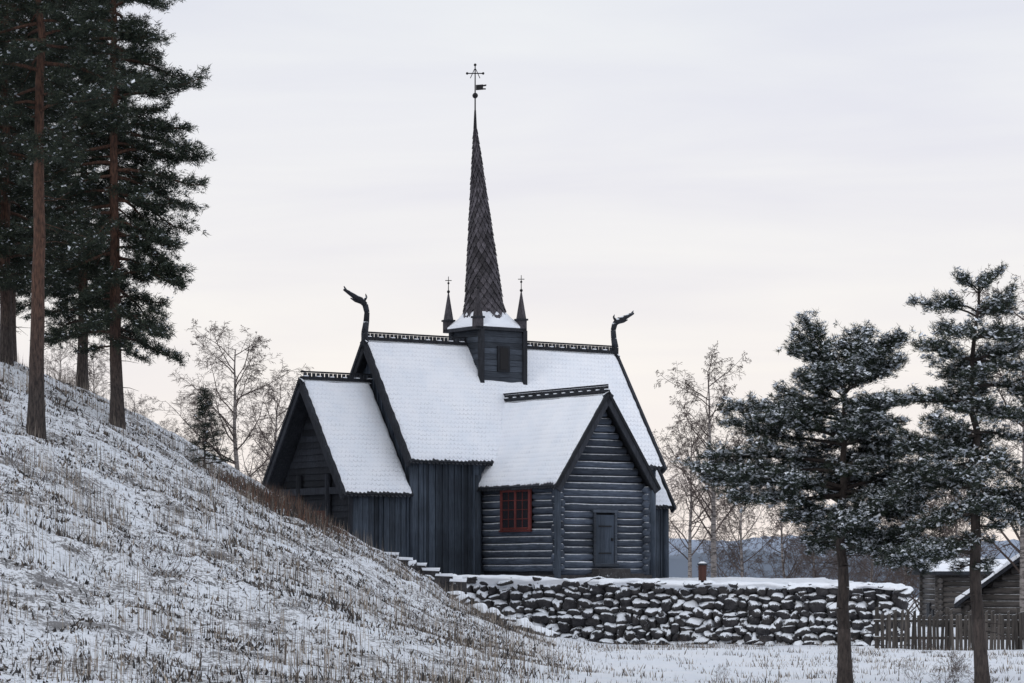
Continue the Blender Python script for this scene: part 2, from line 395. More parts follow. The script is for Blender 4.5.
boardwall((6.9,-1.9),(6.9,1.9),(1,0),-.5,lambda s:5.86-.4-abs(s-1.9)*1.482)
boards.obj('board_cladding',[M_board],church)
hb=MB()
z=-.5
while z<6.5:
    h=.23; half=min(2.58,(7.05-.45-z-h)/1.424)
    if half>.1:
        hb.hexa([L(-7.45,-half,z),L(-7.45,half,z),L(-7.52,half,z),L(-7.52,-half,z),L(-7.45,-half,z+h),L(-7.45,half,z+h),L(-7.48,half,z+h),L(-7.48,-half,z+h)],0)
    z+=h
for v in (-2.5,2.5): hb.tube(L(-7.5,v,-.5),L(-7.5,v,3.1),.17,.15,12,0)
for v in (-1.0,1.0): hb.tube(L(-7.6,v,-.5),L(-7.6,v,3.6),.12,.12,10,0)
hb.obox(L(-7.58,-2.5,3.0),L(-7.58,2.5,3.0),L(1,0,0),.12,(0,0,1),.24,0)
hb.obj('porch_gable',[M_dark],church)
pd=MB()
for i in range(7): pd.box(-7.60,-7.56,-.9+i*.26,-.9+i*.26+.25,0,2.3,0)
pd.obj('porch_door',[M_redbrown],church)

st=MB()
for (u,v,zt,rr) in ((-5.1,2.74,4.2,.17),(-7.45,2.62,2.95,.14),(-2.35,2.76,3.6,.15),(5.62,2.74,4.2,.17),(1.95,7.2,3.2,.09),(6.9,1.95,2.7,.14),(2.25,2.9,4.0,.13)):
    st.tube(L(u,v,-.4),L(u,v,zt),rr,rr*.92,14,0)
st.obj('corner_staves',[M_board],church,True)

lg=MB(); zr=6.42
def wlog(p0,p1,r):
    p0=Vector(p0);p1=Vector(p1);n=max(2,int((p1-p0).length/.8)); pts=[];rs=[]
    for i in range(n+1):
        q=p0.lerp(p1,i/n); q.z+=random.uniform(-.012,.012); pts.append(q); rs.append(r*random.uniform(.94,1.04))
    k=10; d=(p1-p0).normalized(); a=d.cross(Vector((0,0,1))).normalized(); b=Vector((0,0,1))
    vs=[];
    for q,rr in zip(pts,rs): vs+=[q+(a*math.cos(2*math.pi*j/k)+b*math.sin(2*math.pi*j/k))*rr for j in range(k)]
    fs=[(i*k+j,i*k+(j+1)%k,(i+1)*k+(j+1)%k,(i+1)*k+j) for i in range(n) for j in range(k)]
    fs+=[tuple(range(k)),tuple(range(n*k,n*k+k))]
    lg.add(vs,fs,0)
def logs():
    z=.12
    while z<6.0:
        rr=.125+random.uniform(-.012,.010); zz=z
        half=min(1.88,(zr-.42-zz-.1)/1.482)
        if half>.15:
            ext=random.uniform(.14,.24) if half>=1.88 else 0.02
            if 0.45<zz<2.2:
                wlog(L(-.2-half-ext,7.35,zz),L(-.61,7.35,zz),rr); wlog(L(.35,7.35,zz),L(-.2+half+ext,7.35,zz),rr)
            else: wlog(L(-.2-half-ext,7.35,zz),L(-.2+half+ext,7.35,zz),rr)
        zs=z+.125
        if zs<3.15:
            for u in (-2.08,1.68):
                e=random.uniform(7.52,7.62)
                if u<0 and 1.6<zs<3.05:
                    wlog(L(u,2.6,zs),L(u,4.06,zs),rr); wlog(L(u,5.94,zs),L(u,e,zs),rr)
                else: wlog(L(u,2.6,zs),L(u,e,zs),rr)
        z+=.252
logs(); lg.obj('log_walls',[M_log],church,True)
fd=MB(); fd.box(-2.3,1.9,-7.55,-2.6,-.7,0.0,0); fd.box(-5.3,5.8,-2.85,2.85,-.7,-.05,0); fd.obj('foundation',[M_rock],church)
dr=MB()
for i in range(4): dr.hexa([L(-.54+i*.205,7.36,.42),L(-.54+i*.205+.2,7.36,.42),L(-.54+i*.205+.2,7.47,.42),L(-.54+i*.205,7.47,.42),L(-.54+i*.205,7.36,2.12),L(-.54+i*.205+.2,7.36,2.12),L(-.54+i*.205+.2,7.47,2.12),L(-.54+i*.205,7.47,2.12)],0)
for u0,u1 in ((-.64,-.55),(.285,.375)): dr.box(u0,u1,-7.52,-7.3,.38,2.20,1)
dr.box(-.68,.41,-7.53,-7.3,2.20,2.30,1); dr.box(-.66,.40,-7.60,-7.3,.3,.40,1)
dr.box(-.4,.15,-7.50,-7.468,1.7,1.74,2); dr.box(-.4,.15,-7.50,-7.468,.75,.79,2); dr.box(.14,.2,-7.53,-7.468,1.2,1.3,2)
dr.obj('plank_door',[M_plankdoor,M_hboard,M_iron],church)
wn=MB(); U=-2.25; v0,v1,z0,z1=4.16,5.84,1.66,2.98
wn.box(U-.0,U+.05,-v1,-v0,z0,z1,1)
def fr(va,vb,za,zb,d): wn.box(U-d,U+.04,-vb,-va,za,zb,0)
fr(v0-.09,v0+.03,z0-.06,z1+.06,.03);fr(v1-.03,v1+.09,z0-.06,z1+.06,.032);fr(v0-.13,v1+.13,z1+.06,z1+.13,.05);fr(v0-.13,v1+.13,z0-.13,z0-.06,.06)
vm=(v0+v1)/2; fr(vm-.05,vm+.05,z0-.05,z1+.05,.028)
for (a,b) in ((v0+.03,vm-.05),(vm+.05,v1-.03)):
    fr(a,b,z1-.03,z1+.05,.022); fr(a,b,z0-.05,z0+.03,.022)
    m_=(a+b)/2; fr(m_-.02,m_+.02,z0+.03,z1-.03,.014)
    for k in (1,2,3): q=z0+(z1-z0)*k/4; fr(a,b,q-.016,q+.016,.010)
wn.obj('red_window',[M_red,M_glass],church)
tb=MB(); tb.box(-2.36,-2.22,-7.70,-7.50,-.1,3.0,0); tb.obj('corner_board',[M_board],church)
sp=MB(); sp.box(-1.0,.9,-8.4,-7.58,-.4,.05,0); sp.box(-.8,.6,-8.0,-7.6,.05,.22,0); sp.obj('door_steps',[M_rock],church)
# tower
tw=MB(); h=.97
tw.box(-h+.04,h-.04,-h+.04,h-.04,6.6,9.1,0); z=6.7
while z<9.0:
    o=random.uniform(0,.025)
    for sgn in(1,-1):
        tw.box(-h,h,sgn*(h-.03) if sgn>0 else -(h+o),sgn*(h+o) if sgn>0 else -(h-.03),z,z+.200,0)
        tw.box(sgn*(h-.03) if sgn>0 else -(h+o),sgn*(h+o) if sgn>0 else -(h-.03),-h+.031,h-.031,z,z+.200,0)
    z+=.215
for su in(1,-1):
    for sv in(1,-1): tw.box(su*h-.09,su*h+.09,sv*h-.09,sv*h+.09,6.7,9.12,1)
tw.box(-.27,.27,-h-.08,-h-.01,7.55,8.5,1); tw.box(-.18,.18,-h-.1,-h-.07,7.63,8.42,2)
tw.obj('tower_shaft',[M_hboard,M_dark,M_iron],church)
ca,sa=math.cos(math.radians(-35)),math.sin(math.radians(-35))
OX,OY=-.12*ca,-.12*sa
cp=MB(); hb_=1.13
cp.box(-hb_+OX,hb_+OX,-hb_+OY,hb_+OY,9.08,9.2,0)
cp.obj('tower_cornice',[M_dark],church)
cs=MB()
def ringsq(half,z,rnd):
    out=[]
    for k in range(32):
        a=2*math.pi*k/32; c,s=math.cos(a),math.sin(a); q=half/max(abs(c),abs(s)); q=q*(1-rnd)+half*1.05*rnd
        out.append((c*q+OX,s*q+OY,z))
    return out
rings=[ringsq(1.13,9.203,0),ringsq(1.13,9.26,.02),ringsq(.97,9.40,.1),ringsq(.84,9.58,.5),ringsq(.76,9.80,.9)]
vs=sum(rings,[]); cs.add(vs,[(a*32+k,a*32+(k+1)%32,(a+1)*32+(k+1)%32,(a+1)*32+k) for a in range(4) for k in range(32)],0)
cs.obj('tower_roof_snow',[M_snow],church,True,False)
spb=MB()
zb,ztp=9.6,16.85
def srad(t): return .03+.73*(1-t)+.08*max(0,(.08-t)/.08)
def scen(t): l=-.36*t; return (l*ca+OX,l*sa+OY)
rows=38
for j in range(24):
    t0,t1=j/24,(j+1)/24; c0,c1=scen(t0),scen(t1)
    vs=[(c0[0]+srad(t0)*.93*math.cos(2*math.pi*k/16),c0[1]+srad(t0)*.93*math.sin(2*math.pi*k/16),zb+(ztp-zb)*t0) for k in range(16)]
    vs+=[(c1[0]+srad(t1)*.93*math.cos(2*math.pi*k/16),c1[1]+srad(t1)*.93*math.sin(2*math.pi*k/16),zb+(ztp-zb)*t1) for k in range(16)]
    spb.add(vs,[(k,(k+1)%16,16+(k+1)%16,16+k) for k in range(16)],1)
for j in range(rows):
    t=j/rows; tt=min((j+1.1)/rows,1); tb_=max((j-.75)/rows,-.03); 
    K=16 if t<.72 else 10
    for k in range(K):
        a=2*math.pi*(k+(j%2)*.5)/K; w=2*math.pi/K*.44
        def P(an,t_,ro): c=scen(t_); r_=srad(max(t_,0))+ro; return (c[0]+r_*math.cos(an),c[1]+r_*math.sin(an),zb+(ztp-zb)*t_)
        ro=random.uniform(.035,.065)
        pts=[P(a-w*.3,tt,-.02),P(a+w*.3,tt,-.02),P(a+w,t+.15/rows,ro*.6),P(a,tb_,ro),P(a-w,t+.15/rows,ro*.6)]
        inn=[P(a-w*.3,tt,-.05),P(a+w*.3,tt,-.05),P(a+w,t+.15/rows,ro*.6-.03),P(a,tb_,ro-.03),P(a-w,t+.15/rows,ro*.6-.03)]
        spb.add(pts+inn,[(0,1,2,3,4),(9,8,7,6,5)]+[(q,(q+1)%5,5+(q+1)%5,5+q) for q in range(5)],0)
spb.obj('spire',[M_shing,M_dark],church)
vn=MB(); tx,ty=scen(1.0)
vn.tube((tx,ty,16.7),(tx,ty,17.4),.07,.035,8); vn.tube((tx,ty,17.3),(tx,ty,19.1),.028,.02,6); vn.sphere((tx,ty,17.95),.11)
X=Vector((ca,sa,0))
def W(dx,z): return Vector((tx,ty,z-.2))+X*dx
vn.tube(W(-.3,18.98),W(.3,18.98),.022,.022,6); vn.sphere(W(-.3,18.98),.05);vn.sphere(W(.3,18.98),.05);vn.sphere(W(0,19.3),.055)
vn.tube(W(-.18,18.8),W(-.02,19.15),.015,.015,5);vn.tube(W(.18,18.8),W(.02,19.15),.015,.015,5)
Z_=Vector((0,0,1)); XN=X.cross(Z_)
vn.obox(W(.03,18.45),W(.3,18.47),Z_,.2,XN,.02); vn.obox(W(.3,18.52),W(.42,18.54),Z_,.06,XN,.02);vn.obox(W(.3,18.40),W(.4,18.40),Z_,.05,XN,.02)
vn.obj('weathervane',[M_iron],church)
pn=MB()
for su in(1,-1):
    for sv in(1,-1):
        x,y=su*.98+OX,sv*.98+OY
        pn.box(x-.15,x+.15,y-.15,y+.15,9.1,9.5,0); pn.box(x-.19,x+.19,y-.19,y+.19,9.5,9.57,1)
        pn.tube((x,y,9.57),(x,y,10.6),.19,.02,8,0); pn.tube((x,y,10.55),(x,y,11.2),.018,.012,6,2); pn.sphere((x,y,10.63),.06,2); pn.sphere((x,y,10.95),.045,2)
        pn.tube(Vector((x,y,11.05))-X*.12,Vector((x,y,11.05))+X*.12,.015,.015,5,2)
pn.obj('corner_pinnacles',[M_shing,M_dark,M_iron],church)
dg=MB()
def dragon(u0,z0,sg,sc=1.0):
    P=lambda p: L(u0+sg*p[0],0,z0+p[1]*sc)
    dg.chain([P(p) for p in [(0,-.35),(-.02,.15),(.05,.55),(.08,.9),(.0,1.18),(-.2,1.34)]],[.14,.13,.11,.10,.11,.12])
    dg.chain([P(p) for p in [(-.16,1.32),(-.42,1.43),(-.7,1.58),(-.9,1.68)]],[.12,.10,.075,.05])
    dg.chain([P(p) for p in [(-.2,1.27),(-.42,1.30),(-.62,1.38)]],[.08,.055,.02])
    dg.chain([P(p) for p in [(-.82,1.66),(-.9,1.8)]],[.05,.015])
    dg.chain([P(p) for p in [(-.05,1.3),(.06,1.45),(.02,1.58)]],[.06,.04,.01])
dragon(-5.42,8.65,1,1.0)
dragon(5.95,8.65,-1,.9)
dg.obj('dragon_head_finials',[M_dark],church,True)
roofB.obj('roof_shingles',[M_dark],church); trimB.obj('roof_trim',[M_dark],church); trimS.obj('crest_snow',[M_snow],church)
me=D.meshes.new('roof_snow'); me.from_pydata(SNB.v,[],SNB.f); me.materials.append(M_rsnow)
uvl=me.uv_layers.new(name='UVMap'); li=np.empty(len(me.loops),np.int32); me.loops.foreach_get('vertex_index',li)
uvl.data.foreach_set('uv',np.array(SNB.uvl,np.float32)[li].ravel()); me.polygons.foreach_set('use_smooth',[True]*len(me.polygons))
ob=D.objects.new('roof_snow',me); scene.collection.objects.link(ob); ob.parent=church

# ---------------- rocks / stone wall ----------------
bm=bmesh.new(); bmesh.ops.create_icosphere(bm,subdivisions=3,radius=1); bm.verts.ensure_lookup_table()
IV=np.array([v.co[:] for v in bm.verts]); IF=np.array([[v.index for v in f.verts] for f in bm.faces]); bm.free()
def rock(c,s,r,p=.62,yaw=0,tilt=.12):
    v=IV.copy(); v=np.sign(v)*np.abs(v)**p; v/= np.linalg.norm(v,axis=1,keepdims=True)**.4
    k=r.normal(size=(3,3))*1.7; ph=r.uniform(0,6,3); 
    v*= (1+.12*sum(np.sin(v@k[i]+ph[i]) for i in range(3)))[:,None]
    k=r.normal(size=(2,3))*4.5; v*=(1+.04*sum(np.sin(v@k[i]) for i in range(2)))[:,None]
    v*=np.array(s)/1.1; a=r.normal(0,tilt,3); a[2]+=yaw
    for ax in range(3):
        c_,s_=math.cos(a[ax]),math.sin(a[ax]); i,j=[(1,2),(2,0),(0,1)][ax]
        vi=v[:,i]*c_-v[:,j]*s_; vj=v[:,i]*s_+v[:,j]*c_; v[:,i]=vi; v[:,j]=vj
    return v+np.array(c)
r=np.random.default_rng(12); VV=[];FF=[]
def addrock(*a,**k):
    o=sum(len(q) for q in VV); VV.append(rock(*a,**k)); FF.append(IF+o)
def walltop(x): return np.interp(x,[-4,11.8],[-.0,-.38])
yaw=math.atan(-.35)
z=-2.35
while z<-.1:
    hh=r.uniform(.24,.33); x=-3.4+r.uniform(0,.3)
    while x<11.9:
        w=r.uniform(.2,.55); hx=hh*r.uniform(.75,1.25)
        zc=z+hh/2+r.normal(0,.04)+.12*float(vnoise(x*.7,z*1.5,9))
        if z+hh*.5<walltop(x): addrock((x+w/2,wally(x+w/2)-.15+r.normal(0,.06)+(z+2.3)*.10,min(zc,walltop(x)-.12)),(w*.55,.30,hx*.60),r,p=r.uniform(.5,.75),yaw=yaw,tilt=.15)
        x+=w*.94
    y=88.2
    while y<99:
        w=r.uniform(.3,.65); 
        if z+hh*.5<-.4: addrock((11.95+r.normal(0,.05)+(y-88)*.05,y+w/2,z+hh/2),(w*.56,.32,hh*.58),r,yaw=math.pi/2)
        y+=w*.95
    z+=hh*.90
x=-3.2
while x<12:
    if r.random()<.6: w=r.uniform(.15,.35); addrock((x,wally(x)-.12,walltop(x)-.07+r.uniform(-.03,.03)),(w,.3,.11),r,yaw=yaw,tilt=.12)
    if r.random()<.45: addrock((x,wally(x)-.55+r.normal(0,.15),-2.18),(r.uniform(.12,.3),.25,r.uniform(.1,.18)),r,yaw=yaw,tilt=.3)
    x+=r.uniform(.3,.6)
mk_np('stone_wall',np.concatenate(VV),[(np.concatenate(FF),0)],[M_rock],True)
mbw=MB(); nx_=200
prof=[(.05,-2.3),(.14,-1.6),(.18,-.9),(.18,-.45)]
for i in range(nx_+1):
    x=-3.6+15.5*i/nx_; wt=walltop(x)
    for (o,zz) in prof: mbw.v.append((x,wally(x)+o-.18,zz+.05*float(vnoise(x*3,zz,2)) if zz>-2 else zz))
    for j in range(7):
        o=-.34+j*.2+ (.30*float(vnoise(x*2.3,j,4)) if j==0 else 0)
        zz=wt+.03+.12*float(fbm(x*1.3,j*.5,6,3))-(.08 if j==0 else 0)-(.0 if j<4 else (j-3)*.02)
        mbw.v.append((x,wally(x)+o,zz))
NR=11
for i in range(nx_):
    for j in range(NR-1): q=i*NR+j; mbw.f.append((q,q+NR,q+NR+1,q+1)); mbw.m.append(0 if j>=3 else 1)
mbw.obj('wall_top_snow',[M_snow,M_rock],None,True)
# flat stone steps climbing the hill beside the church, each block with its cap of snow
sb=MB()
for k in range(6):
    x=-1.7-k*.42; y=88.6+k*.10; z=-.30+k*.17
    for q in range(2):
        xo=x-.05*q+random.uniform(-.04,.04); w=random.uniform(.50,.62); yy=y+q*.75
        c=[(xo-w/2,yy,z-.5),(xo+w/2,yy-.04,z-.5),(xo+w/2,yy+.72,z-.5),(xo-w/2,yy+.7,z-.5),(xo-w/2+.02,yy+.02,z+.1),(xo+w/2-.02,yy-.02,z+.08),(xo+w/2-.03,yy+.7,z+.1),(xo-w/2+.02,yy+.68,z+.11)]
        sb.hexa(c,0)
        sb.hexa([(p[0],p[1],p[2]+.003) for p in c[4:]]+[(p[0]+random.uniform(-.03,.03),p[1]+.01,p[2]+random.uniform(.05,.09)) for p in c[4:]],1)
sb.obj('stone_steps',[M_rock,M_snow])
VV=[];FF=[]
for k in range(30):
    t=r.random(); x=-3.2+4.4*t+r.normal(0,.2); y=88.9-1.0*t+r.normal(0,.4)
    addrock((x,y,float(tz(x,y))+r.uniform(0,.12)),(r.uniform(.18,.42),.35,r.uniform(.12,.26)),r,.7,tilt=.3)
mk_np('fallen_stones',np.concatenate(VV),[(np.concatenate(FF),0)],[M_rock],True)

# ---------------- trees ----------------
def pine_mesh(name,H,r0,crown0,prof,nb,tl,tw_,k,snow,seed,bark,bend=(0,0),elev=.25,droop=.12,subs=8,stubs=6,nsub=.45,tspace=.2,mneedle=(0.75,.25),updir=.12,flatn=.6,ssize=1.0,whorl=0,subz=.2):
    rr=np.random.default_rng(seed); segs=[];C=[];A=[]
    m=16; tp=[]
    for i in range(m+1):
        t=i/m; tp.append(np.array([bend[0]*math.sin(t*2.6)+.06*rr.normal()*t, bend[1]*t*t+.06*rr.normal()*t, H*t-.25*(i==0)]))
    tr=lambda t: r0*(1.0-.86*t)+(.35*r0*max(0,1-t*14))
    def tpos(t):
        q=min(max(t,0),.9999)*m; i=int(q); f=q-i; return tp[i]*(1-f)+tp[i+1]*f
    tsegs=[]
    for i in range(m): tsegs.append([*tp[i],*tp[i+1],tr(i/m),tr((i+1)/m)])
    for i in range(nb):
        f_=(i+rr.random())/nb
        if whorl: f_=(math.floor(f_*whorl)+.5+rr.normal(0,.16))/whorl
        t=crown0+(1-crown0)*max(f_,0)**.95; t=min(t,.995)
        az=i*2.4+rr.normal(0,.5); Lb=prof(t,az%(2*math.pi))*rr.uniform(.5,1.15)
        if Lb<.1: Lb=.1
        u=(t-crown0)/(1-crown0)
        e=elev+ .6*u**3+rr.normal(0,.13); d=np.array([math.cos(az)*math.cos(e),math.sin(az)*math.cos(e),math.sin(e)])
        p=tpos(t); ns=6; br=min(.010+.018*Lb,tr(t)*.7); pts=[p]
        for s in range(ns):
            d=d+np.array([rr.normal(0,.10),rr.normal(0,.10),-droop+rr.normal(0,.07)+(droop*1.9 if s>3 else 0)]); d/=np.linalg.norm(d)
            q=pts[-1]+d*Lb/ns; segs.append([*pts[-1],*q,br*(1-.8*s/ns),br*(1-.8*(s+1)/ns)]); pts.append(q)
        C.append(pts[-1]);A.append(d)
        nsb=max(2,int(subs*min(1.3,Lb/1.2)+.5))
        for j in range(nsb):
            s=.25+.73*(j+rr.random())/nsb; qi=min(int(s*ns),ns-1); f=s*ns-qi
            p=pts[qi]*(1-f)+pts[qi+1]*f; bd=pts[qi+1]-pts[qi]; bd/=np.linalg.norm(bd)
            sd=1 if j%2 else -1; an=sd*rr.uniform(.5,1.15); ca_,sa_=math.cos(an),math.sin(an)
            dd=np.array([bd[0]*ca_-bd[1]*sa_,bd[0]*sa_+bd[1]*ca_,bd[2]*.6+rr.normal(.06,subz)]); dd/=np.linalg.norm(dd)
            l=Lb*nsub*(1.1-.75*s)*rr.uniform(.6,1.2); l=max(l,.12)
            q=p+dd*l*.5; dd2=dd+np.array([rr.normal(0,.2),rr.normal(0,.2),rr.normal(.05,.14)]); dd2/=np.linalg.norm(dd2); q2=q+dd2*l*.5
            segs.append([*p,*q,.008,.006]); segs.append([*q,*q2,.006,.003])
            nt_=max(1,int(l/tspace)+1)
            for h in range(nt_):
                w=(h+.6)/nt_; c=(p+(q-p)*w*2) if w<.5 else (q+(q2-q)*(w-.5)*2)
                C.append(c+rr.normal(0,.03,3)); A.append(dd2)
                if l>.3:
                    C.append(c+rr.normal(0,.09,3)*np.array([1,1,.8])); A.append(dd2)
    for i in range(stubs):
        t=crown0*rr.uniform(.45,1.15); az=rr.uniform(0,6.28); p=tpos(t); l=rr.uniform(.3,1.1); d=np.array([math.cos(az),math.sin(az),rr.uniform(-.3,.2)])
        q=p+d*l*.5; q2=q+(d+rr.normal(0,.3,3))*l*.5; segs+= [[*p,*q,.013,.008],[*q,*q2,.008,.003]]
    C=np.array(C);A=np.array(A);n=len(C)
    base=np.repeat(C,k,0)+rr.normal(0,tl*.28,(n*k,3)); dr_=np.repeat(A,k,0)*.45+rr.normal(0,.6,(n*k,3))*np.array([1,1,flatn])+np.array([0,0,updir]); dr_/=np.linalg.norm(dr_,axis=1,keepdims=True)
    tip=base+dr_*tl*rr.uniform(.6,1.2,(n*k,1)); sd=np.cross(dr_,rr.normal(size=(n*k,3))); sd/=np.linalg.norm(sd,axis=1,keepdims=True)+1e-6; sd*=tw_/2
    NV=np.stack([base-sd,base+sd,tip],1).reshape(-1,3)
    V1,F1=tubes_np(tsegs,12); V2,F2=tubes_np(segs,4,len(V1)); o=len(V1)+len(V2)
    F3=np.arange(len(NV)).reshape(-1,3)+o
    parts=[(F1,0),(F2,0),(F3,1+rr.choice(2,len(F3),p=mneedle))]; Vs=[V1,V2,NV]
    if snow>0:
        ks=rr.poisson(snow*rr.uniform(.2,1.8,n),n); c=np.repeat(C,ks,0); q=len(c); c=c+rr.normal(0,tl*.38,(q,3))*np.array([1,1,.5]); c[:,2]+=tl*.3
        s=ssize*tl*rr.uniform(.15,.42,(q,1)); a0=rr.uniform(0,6.28,q); t=[]
        for j in range(4):
            an=a0+j*1.57; t.append(c+np.stack([np.cos(an),np.sin(an),rr.normal(0,.45,q)],-1)*s*rr.uniform(.6,1.2,(q,1)))
        SV=np.stack(t,1).reshape(-1,3); Vs.append(SV); parts.append((np.arange(len(SV)).reshape(-1,4)+o+len(NV),3))
    return mk_np(name,np.concatenate(Vs),parts,[bark,M_needle,M_needle2,M_nsnow],False,False)
def place(name,me,x,y,z=None,rot=0,sc=1):
    ob=D.objects.new(name,me); scene.collection.objects.link(ob)
    ob.location=(x,y,float(tz(x,y,False))-.05 if z is None else z); ob.rotation_euler=(0,0,rot)
    ob.scale=(sc,sc,sc) if np.isscalar(sc) else sc; return ob
def profL(t,az): return float(np.interp(t,[.1,.2,.35,.6,.8,1],[1.4,2.1,2.4,2.2,1.8,.5]))
kw=dict(subs=10,stubs=10,tspace=.17,updir=-.05,flatn=.9)
mA=pine_mesh('tall_pine_a',15.9,.19,.16,profL,130,.15,.021,20,.5,41,M_bark,(.15,.1),.10,.14,**kw)
mB=pine_mesh('tall_pine_b',15.9,.18,.13,profL,142,.15,.021,20,.5,42,M_bark,(-.12,.1),.10,.14,**kw)
place('pine_tree',mB,-10.75,77.5)
def profA(t,az): return float(np.interp(t,[.3,.4,.6,.8,1],[1.0,1.8,2.3,2.0,.3]))
mC=pine_mesh('tall_pine_c',15.5,.20,.45,profA,60,.15,.021,20,.5,43,M_bark,(.1,.1),.10,.12,**kw)
place('pine_tree',mC,-11.55,69.0)
place('pine_tree',mA,-15.2,86,rot=1,sc=1.05)
place('pine_tree',mB,-13.9,92,rot=2.2,sc=1.0)
place('pine_tree',mA,-17.5,96,rot=3,sc=1.1)
place('pine_tree',mA,-14.4,81,rot=4.4,sc=.95)
def angd(a,b): return abs((a-b+math.pi)%(2*math.pi)-math.pi)
def profR1(t,az):
    lw=min(1,max(0,1.25-angd(az,math.pi)/1.4)); 
    lft=float(np.interp(t,[.40,.52,.58,.70,.82,.93,1],[.4,1.0,2.7,2.8,2.0,1.6,1.0]))
    rgt=float(np.interp(t,[.40,.44,.5,.7,.88,.96,1],[1.5,2.1,1.9,1.9,1.6,1.3,.9]))
    return lft*lw+rgt*(1-lw)
kw=dict(stubs=12,tspace=.11,nsub=.5,updir=.25,flatn=.6,ssize=1.3)
m1=pine_mesh('snowy_pine_a',6.45,.15,.40,profR1,76,.10,.012,25,3.4,56,M_bark_dark,(-.05,.1),.17,.05,subs=14,whorl=8,subz=.15,**kw)
place('pine_tree',m1,6.44,55)
def profR2(t,az):
    lw=max(0,1-angd(az,math.pi)/1.5)
    lo=float(np.interp(t,[.25,.33,.42,.55,.7,.8,.92,1],[2.3,2.4,1.7,1.7,1.25,1.35,1.0,.5]))
    ro=float(np.interp(t,[.25,.40,.47,.55,.7,.8,.92,1],[.2,.5,1.6,1.7,1.4,1.35,1.0,.5]))
    return lo*lw+ro*(1-lw)
m2=pine_mesh('snowy_pine_b',7.7,.14,.29,profR2,76,.10,.012,23,2.8,52,M_bark_dark,(-.2,.2),.04,.09,subs=13,whorl=12,subz=.16,**kw)
place('pine_tree',m2,8.62,52)
m3=pine_mesh('small_spruce',2.1,.03,.08,lambda t,az:.85*(1-t)+.06,50,.10,.016,14,.3,61,M_bark_dark,(0,0),.1,.02,subs=6,stubs=0,tspace=.12)
place('spruce_sapling',m3,-8.8,81.5,sc=1.05)

def birch_mesh(name,H,r0,seed,droop=.0,lev=(22,8,7,5),spread=.85,bushy=False,tmin=.0075):
    rr=np.random.default_rng(seed); S=[]; T=[]
    def grow(p,d,l,rad,lv):
        ns=(12,6,4,3,1)[lv]; pts=[p]; ds=[d]
        for s in range(ns):
            up=(.05,.05,.0,-.06-droop,-.15-droop*2)[lv]
            d=d+rr.normal(0,(.04,.12,.16,.2,.25)[lv],3)+np.array([0,0,up]); d=d/np.linalg.norm(d)
            q=pts[-1]+d*l/ns; (T if lv==0 else S).append([*pts[-1],*q,max(rad*(1-.85*s/ns),tmin),max(rad*(1-.85*(s+1)/ns),tmin*.8)]); pts.append(q); ds.append(d)
        if lv>=4: return
        nc=lev[lv]
        for c in range(nc):
            lo=(.2,.15,.15,.1)[lv]; s=lo+(1-lo)*(c+rr.random())/nc; qi=min(int(s*ns),ns-1); f=s*ns-qi; q=pts[qi]*(1-f)+pts[qi+1]*f
            v=rr.normal(size=3); v-=v.dot(ds[qi])*ds[qi]; v/=np.linalg.norm(v); nd=ds[qi]*(1-spread*.45)+v*spread*rr.uniform(.6,1.1); nd/=np.linalg.norm(nd)
            ll=l*(.46,.55,.5,.6)[lv]*(1.15-(.75 if lv else .72)*s)*rr.uniform(.7,1.2); grow(q,nd,ll,max(rad*(.42 if lv else .36)*(1.1-.6*s),tmin),lv+1)
    if bushy:
        for k in range(bushy):
            v=rr.normal(0,.5,3); v[2]=1; grow(np.array([rr.normal(0,.15),rr.normal(0,.15),0]),v/np.linalg.norm(v),H*rr.uniform(.5,1),r0,1)
    else: grow(np.array([0,0,-.3]),np.array([0,0,1.]),H,r0,0)
    parts=[];Vs=[];o=0
    if T: v,f=tubes_np(T,8,0); Vs.append(v);parts.append((f,0)); o=len(v)
    v,f=tubes_np(S,3,o); Vs.append(v);parts.append((f,1))
    return mk_np(name,np.concatenate(Vs),parts,[M_birch,M_twig],False,False)
b1=birch_mesh('birch_a',11,.17,71,.05); b2=birch_mesh('birch_b',10,.15,72,.22); b3=birch_mesh('birch_c',8,.12,73,.0)
bs=birch_mesh('shrub_mesh',1.6,.012,75,0,(0,5,4,3),.7,bushy=7,tmin=.004)
def birch(me,xi,Y,ztop,H,rot,wide=1.0):
    X=(xi-512)/2844*Y; zb=float(tz(X,Y,False))-.1; s=(ztop-zb)/H
    place('bare_birch_tree',me,X,Y,zb,rot,(s*wide,s*wide,s))
birch(b1,238,128,10.4,11,.4,1.2); birch(b2,205,150,9.5,10,1,1.1); birch(b1,278,145,9.3,11,2,1.0)
birch(b3,95,140,11.0,8,2,1); birch(b2,135,150,9.5,10,5,1.1); birch(b1,60,150,12,11,3,1); birch(b1,165,160,8.5,11,4,1.2)
birch(b2,714,122,9.0,10,1,1.0); birch(b1,690,140,7.0,11,3,.95); birch(b3,742,150,6.2,8,2,.8)
for q in ((b1,815,140,2.6,11,2,1.2),(b2,870,150,4.0,10,4,1.1),(b3,905,160,5.5,8,5,1.1),(b3,960,150,5,8,1.2,1.1),(b2,790,175,4.6,10,.2,1.1),(b1,845,170,3.6,11,1.7,1.1),(b2,930,180,6,10,5.6,1.2)): birch(*q)
birch(b1,1024,96,9.2,11,2.5,.9)
for (x,y,s) in ((4.4,60,.30),(8.9,58,.45),(8.5,60,.4),(-6.8,56,.55),(-7.3,57,.5),(9.6,61,.4),(9.9,84,.5),(11.6,80,.5),(.9,62,.3),(5.2,86,.35),(7.5,85,.3),(8.2,54,.5),(9.2,55,.4),(-11,63,.45),(-5.0,66,.4),(-2,61,.4),(7.3,62,.35),(10.3,66,.5)):
    place('dry_shrub',bs,x,y,None,random.uniform(0,6),s)

